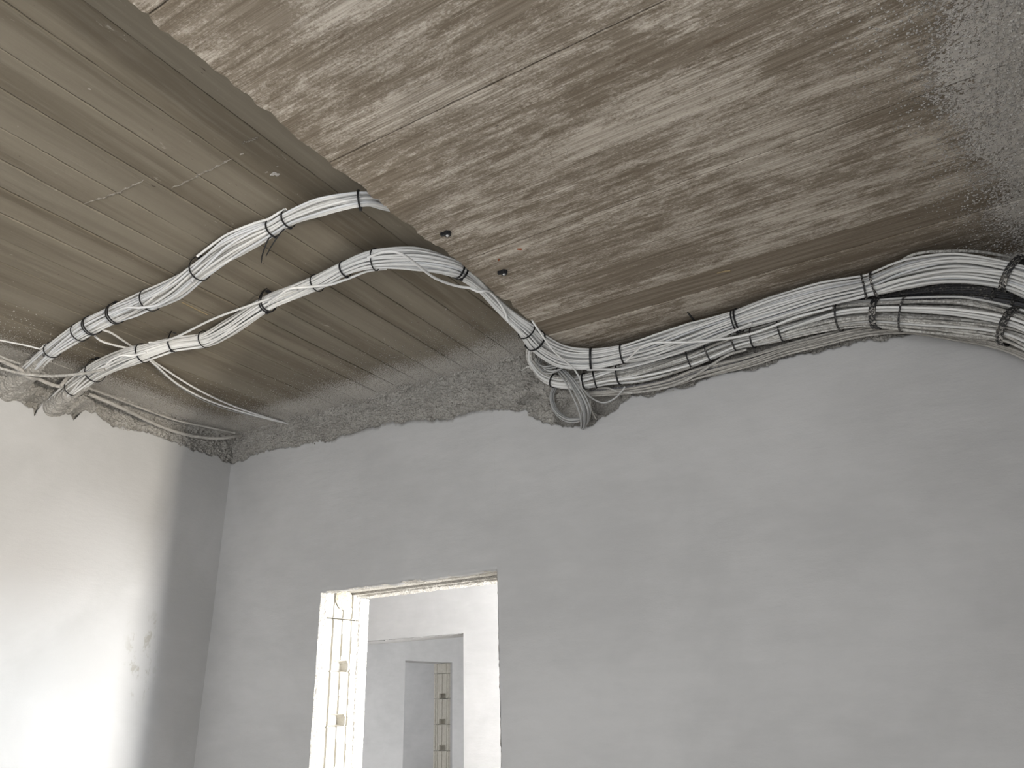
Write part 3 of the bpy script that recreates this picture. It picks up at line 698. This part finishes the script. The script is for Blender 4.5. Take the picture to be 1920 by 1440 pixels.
single('loose_cable', 'straight grey cable crossing in front of the bundle at the slab corner', [(997, 600, 1.255), (1012, 622, 1.225), (1040, 660, 1.185), (1078, 694, 1.16), (1098, 735, 1.12), (1115, 750, 1.10)], 'z', CR*.8, M_CW, avoid=[b2, b4, bt])
single('loose_cable', 'thin grey cable drooping below the bundles into the wall pocket', [(1100, 735, 2.50), (1112, 748, 2.50), (1133, 755, 2.52), (1155, 745, 2.525), (1172, 725, 2.515)], 'y', CR*.75, M_CG, avoid=[b4, b5, bt])
single('loose_cable', 'cut grey cable end sticking out left of the corner coil', [(978, 695, 2.50), (990, 688, 2.50), (1010, 690, 2.50), (1030, 702, 2.51), (1050, 706, 2.52)], 'y', CR*.8, M_CD, avoid=[b2, b4])
for i, (a, b) in enumerate(((0, 0), (6, 3), (11, 8), (5, 12), (-2, 6))):
    single('coiled_cable', 'thin grey cable coiled behind the bundle at the slab corner', [(1014+a*.7, 660+b*.4, 2.43+.009*i), (1007+a*.7, 677+b*.7, 2.40+.010*i), (1019+a, 687+b*1.1, 2.38+.010*i), (1042+a, 684+b*.9, 2.40+.009*i), (1062+a, 677+b*.5, 2.43+.009*i)], 'y', CR*.75, M_CG, 'coiled cables at the slab corner', 24, avoid=[b2, b4, bt])
single('loose_cable', 'short vertical grey cable on the right side of the wall pocket', [(1110, 742, 2.58), (1107, 760, 2.575), (1112, 776, 2.58), (1118, 786, 2.60)], 'y', CR*.8, M_CP, n=20, avoid=[b5, bt])
single('loose_cable', 'white cable dropping from the upper bundle behind the lower one', [(190, 618, 1.345), (205, 622, 1.35), (230, 638, 1.365), (262, 660, 1.374), (300, 686, 1.374), (370, 730, 1.37), (450, 766, 1.372), (545, 796, 1.376), (560, 799, 1.39)], 'z', CR, M_CW, avoid=[b2, b1])
single('loose_cable', 'curving white cable dropping beside the straight one to the ceiling', [(178, 630, 1.335), (190, 640, 1.335), (225, 650, 1.352), (260, 661, 1.362), (290, 683, 1.362), (330, 718, 1.36), (380, 746, 1.365), (440, 768, 1.37), (520, 790, 1.376), (535, 794, 1.39)], 'z', CR, M_CW, avoid=[b2, b1])
single('loose_cable', 'thinner grey cable running along the curving white one', [(286, 682, 1.365), (315, 708, 1.367), (360, 740, 1.37), (420, 766, 1.373), (500, 786, 1.376)], 'z', CR*.6, M_CG)
single('loose_cable', 'taut thin cable from the left wall to the upper bundle', [(-60, 628, 1.34), (0, 638, 1.34), (50, 648, 1.335), (88, 657, 1.326), (104, 654, 1.328)], 'z', CR*.8, M_CW, avoid=[b1])
single('loose_cable', 'pale cable sweeping from the left wall across to the lower bundle', [(-60, 672, 1.255), (0, 690, 1.258), (45, 701, 1.26), (95, 705, 1.275), (150, 701, 1.272), (175, 697, 1.268), (198, 692, 1.270)], 'z', CR*1.3, M_CD, avoid=[b1, b2])
single('loose_cable', 'plaster-coated cable between the two bundle ends', [(-50, 652, 1.29), (0, 675, 1.295), (50, 698, 1.29), (80, 714, 1.285), (108, 724, 1.29), (135, 723, 1.30), (165, 715, 1.31)], 'z', CR*1.9, M_CP, avoid=[b1, b2])
single('loose_cable', 'yellowed cable end lying behind the upper bundle end', [(-40, 655, 1.325), (0, 668, 1.325), (30, 680, 1.32), (70, 693, 1.33), (105, 712, 1.335)], 'z', CR, M_CD, avoid=[b1])
single('loose_cable', 'thick plaster-coated cable following the top of the left wall to the corner', [(166, 739, 1.312), (190, 748, 1.305), (235, 768, 1.302), (300, 799, 1.308), (350, 815, 1.312), (400, 822, 1.318), (430, 820, 1.335), (452, 816, 1.375)], 'z', CR*1.9, M_CP, avoid=[b2])
single('loose_cable', 'plaster-coated cable pressed to the ceiling beside the thick one', [(150, 722, 1.33), (200, 740, 1.34), (270, 767, 1.352), (330, 788, 1.357), (390, 801, 1.36), (440, 812, 1.37)], 'z', CR*1.2, M_CP)

single('loose_cable', 'white cable laid slanting over the lower bundle before the mount tie', [(505, 566, 1.300), (525, 553, 1.294), (545, 541, 1.298), (590, 537, 1.305), (640, 527, 1.31), (690, 508, 1.315), (725, 503, 1.315)], 'z', CR, M_CW, avoid=[b2])
single('loose_cable', 'cool white cable crossing over the upper bundle at its double tie', [(205, 590, 1.285), (235, 577, 1.285), (262, 577, 1.28), (295, 572, 1.28), (325, 556, 1.28), (360, 527, 1.285)], 'z', CR, M_CB, avoid=[b1])
single('loose_cable', 'white cable looping over the lower bundle end above its mount tie', [(200, 682, 1.272), (214, 672, 1.275), (230, 666, 1.276), (248, 667, 1.276), (275, 660, 1.280)], 'z', CR, M_CW, avoid=[b2])
single('loose_cable', 'white cable slanting across the clean bundle above the spattered one', [(1175, 676, 1.165), (1215, 645, 1.15), (1300, 641, 1.132), (1400, 628, 1.138), (1500, 592, 1.155), (1560, 575, 1.165)], 'z', CR, M_CW, avoid=[b2, b4])
single('loose_cable', 'pale cable bridging the gap between the clean and spattered bundles', [(1100, 690, 1.17), (1160, 692, 1.155), (1240, 672, 1.15), (1330, 640, 1.15), (1410, 606, 1.16)], 'z', CR, M_CW, avoid=[b2, b4])
single('loose_cable', 'lone plaster-coated cable hugging the wall below all bundles', [(1120, 728, 2.555), (1180, 735, 2.55), (1250, 726, 2.545), (1310, 700, 2.54), (1360, 668, 2.53), (1400, 655, 2.53)], 'y', CR*1.1, M_CD, avoid=[b4, b5])
# ------------------------------------------------------------------ tie mounts screwed to the lower slab
def mount(px, py, label, rot):
    p = atZ(px, py, ZL); e = bpy.data.objects.new('tie_mount', None); COL.objects.link(e); e.location = p; e.rotation_euler = (0, 0, rot)
    tag(e, label, 'cable mount', 'screwed tie mounts on the lower slab')
    bm = bmesh.new(); bmesh.ops.create_cone(bm, cap_ends=True, segments=6, radius1=.0105, radius2=.0125, depth=.014, matrix=Matrix.Translation((0, 0, -.006)))
    bmesh.ops.bevel(bm, geom=bm.edges[:], offset=.0012, segments=1, affect='EDGES')
    me = bpy.data.meshes.new('base'); bm.to_mesh(me); bm.free(); link('base', me, M_TIE, e)
    t = boxes('tie_saddle', [((-.021, -.0055, -.010), (-.008, .0055, .001))], M_TIE, e, .0012)
    bm = bmesh.new(); bmesh.ops.create_uvsphere(bm, u_segments=14, v_segments=8, radius=.0052, matrix=Matrix.Translation((0, 0, -.0125)) @ Matrix.Diagonal((1, 1, .55, 1)))
    me = bpy.data.meshes.new('screw_head'); bm.to_mesh(me); bm.free(); link('screw_head', me, M_STEEL, e)
mount(839, 435, 'black screwed tie mount under the lower slab, farther from the doorway wall', math.radians(15))
mount(945, 508, 'black screwed tie mount under the lower slab, closer to the doorway wall', math.radians(20))
for px, py, ln, rz, lb in ((974, 467, .014, .5, 'tiny rust-brown splinter stuck in the lower slab beyond the screwed mount'), (935, 487, .012, -.8, 'thin brown splinter stuck in the slab beside the screwed mount'), (1290, 593, .0, 0, ''), (1357, 509, .045, .0, 'pale wood sliver stuck flat along the dark board mark of the lower slab')):
    if not ln: continue
    p = atZ(px, py, ZL-.001); o = boxes('wood_splinter', [((-ln/2, -.002, -.003), (ln/2, .002, .002))], M_WOOD if ln < .02 else M_PALEWOOD, None, .0008); o.location = p; o.rotation_euler = (.1, .15, rz)
    tag(o, lb, 'splinter')

# laitance fins and a yellow sliver on the higher ceiling, a plugged tie hole in the lower slab
M_FIN = mat_mortar('laitance_smear', (.21, .185, .15), (.30, .275, .235))
def fin(L, w, sd):
    C, _, _ = catmull([atZ(a, b, ZU) for a, b in L], 46); T_, A_, B_ = frames(C); V = []
    for i, (c, a) in enumerate(zip(C, A_)):
        c = c+a*(.006*nz(i*.25, sd, 3)); k = w*max(.08, .55+1.2*nz(i*.33, sd, 1))*math.sin(math.pi*min(1, (i+1)/47))**.4
        V += [c-a*k+Vector((0, 0, .001)), c-a*k*.5-Vector((0, 0, .0012)), c+a*k*.5-Vector((0, 0, .0012)), c+a*k+Vector((0, 0, .001))]
    link('mortar_fin', mesh_np('mortar_fin', np.array([tuple(v) for v in V]), grid_quads(len(C), 4)), M_FIN, cu)
fin([(158, 382), (190, 372), (215, 364), (240, 352), (272, 338)], .005, 1)
fin([(322, 353), (350, 341), (370, 330), (400, 316), (436, 297)], .005, 2)
fin([(455, 268), (470, 264), (485, 257)], .0022, 3)
for px, py, r in ((513, 326, .009), (520, 328, .007), (500, 323, .004), (520, 312, .003), (453, 289, .005)):
    p = atZ(px, py, ZU); bm = bmesh.new(); bmesh.ops.create_icosphere(bm, subdivisions=3, radius=r)
    for v in bm.verts: q = v.co.copy(); g = 1+.7*nz(q.x/r*1.6, q.y/r*1.6, px); v.co = Vector((q.x*1.4*g, q.y*.6*g, q.z*.12))+p
    me = bpy.data.meshes.new('mortar_splash'); bm.to_mesh(me); bm.free(); link('mortar_splash', me, M_GRIT if r > .006 else M_FIN, cu)
o = link('wood_splinter', ribbon(catmull([atZ(341, 567, ZU-.002), atZ(358, 575, ZU-.002), (atZ(376, 584, ZU-.002)), atZ(391, 591, ZU-.003)], 12)[0], .003, .003), M_PALEWOOD)
tag(o, 'yellowish wood sliver stuck in a joint of the higher ceiling between both bundles', 'splinter')
p = atZ(1040, 287, ZL-.001); bm = bmesh.new(); rings = []
for q, (r, h) in enumerate(((.034, .002), (.030, -.0008), (.026, -.0002), (.012, -.0008), (.004, .004))):
    rings.append([bm.verts.new(p+Vector((r*1.05*math.cos(a/32*6.2832)*(1+.08*nz(math.cos(a/32*6.2832)*2, math.sin(a/32*6.2832)*2, q*.1)), r*math.sin(a/32*6.2832), h))) for a in range(32)])
for r0, r1 in zip(rings, rings[1:]):
    for a in range(32): bm.faces.new((r0[a], r1[a], r1[(a+1) % 32], r0[(a+1) % 32]))
me = bpy.data.meshes.new('plugged_hole'); bm.to_mesh(me); bm.free(); link('plugged_hole', me, M_LO, cl)

# ------------------------------------------------------------------ plaster grit (uncountable spatter, real grains)
def grit(name, parent, pts, sizes, mat, seed):
    rs = np.random.RandomState(seed); n = len(pts)
    base = np.array([(1, 0, 0), (0, 1, 0), (-1, 0, 0), (0, -1, 0), (0, 0, 1), (0, 0, -1)], np.float32)
    F = np.array([(0, 1, 4), (1, 2, 4), (2, 3, 4), (3, 0, 4), (1, 0, 5), (2, 1, 5), (3, 2, 5), (0, 3, 5)], np.int32)
    a = rs.rand(n)*6.283; c, s = np.cos(a), np.sin(a)
    B = base[None]*(sizes[:, None, None]*(.6+.8*rs.rand(n, 6, 1)))
    V = np.stack([B[..., 0]*c[:, None]-B[..., 1]*s[:, None], B[..., 0]*s[:, None]+B[..., 1]*c[:, None], B[..., 2]*.8], -1)+pts[:, None, :]
    Q = (F[None]+(np.arange(n)*6)[:, None, None]).reshape(-1, 3)
    o = link(name, mesh_np(name, V.reshape(-1, 3), Q, False), mat, parent); o['kind'] = 'stuff'; return o
rs = np.random.RandomState(3)
u = rs.rand(70000); yy = 2.6-.62*rs.rand(70000)**1.6; xx = XL+(XE-XL-.02)*u
keep = rs.rand(70000) < np.clip((yy-2.0)/.55, 0, 1)**1.5*.55
A = np.stack([xx, yy, np.full(70000, ZU-.0005)], 1)[keep]
xx = XL+.60*rs.rand(40000)**1.6; yy = .9+1.7*rs.rand(40000)
keep = rs.rand(40000) < np.clip((XL+.62-xx)/.55, 0, 1)**1.5*.6
A = np.vstack([A, np.stack([xx, yy, np.full(40000, ZU-.0005)], 1)[keep]])
grit('plaster_grit', cu, A, .0009+.0018*rs.rand(len(A))**2.2, M_GRIT, 5)
N_ = 90000; xx = -.1+.75*rs.rand(N_); yy = .2+2.4*rs.rand(N_)
d = np.clip((xx-.16*(yy-1.3)+.10)/.45, 0, 1)
keep = rs.rand(N_) < d**2.0
A = np.stack([xx, yy, np.full(N_, ZL-.001)], 1)[keep]; dd = d[keep]
grit('plaster_grit', cl, A, .0008+(.0005+.0050*dd)*rs.rand(len(A))**1.5, M_GRIT, 6)
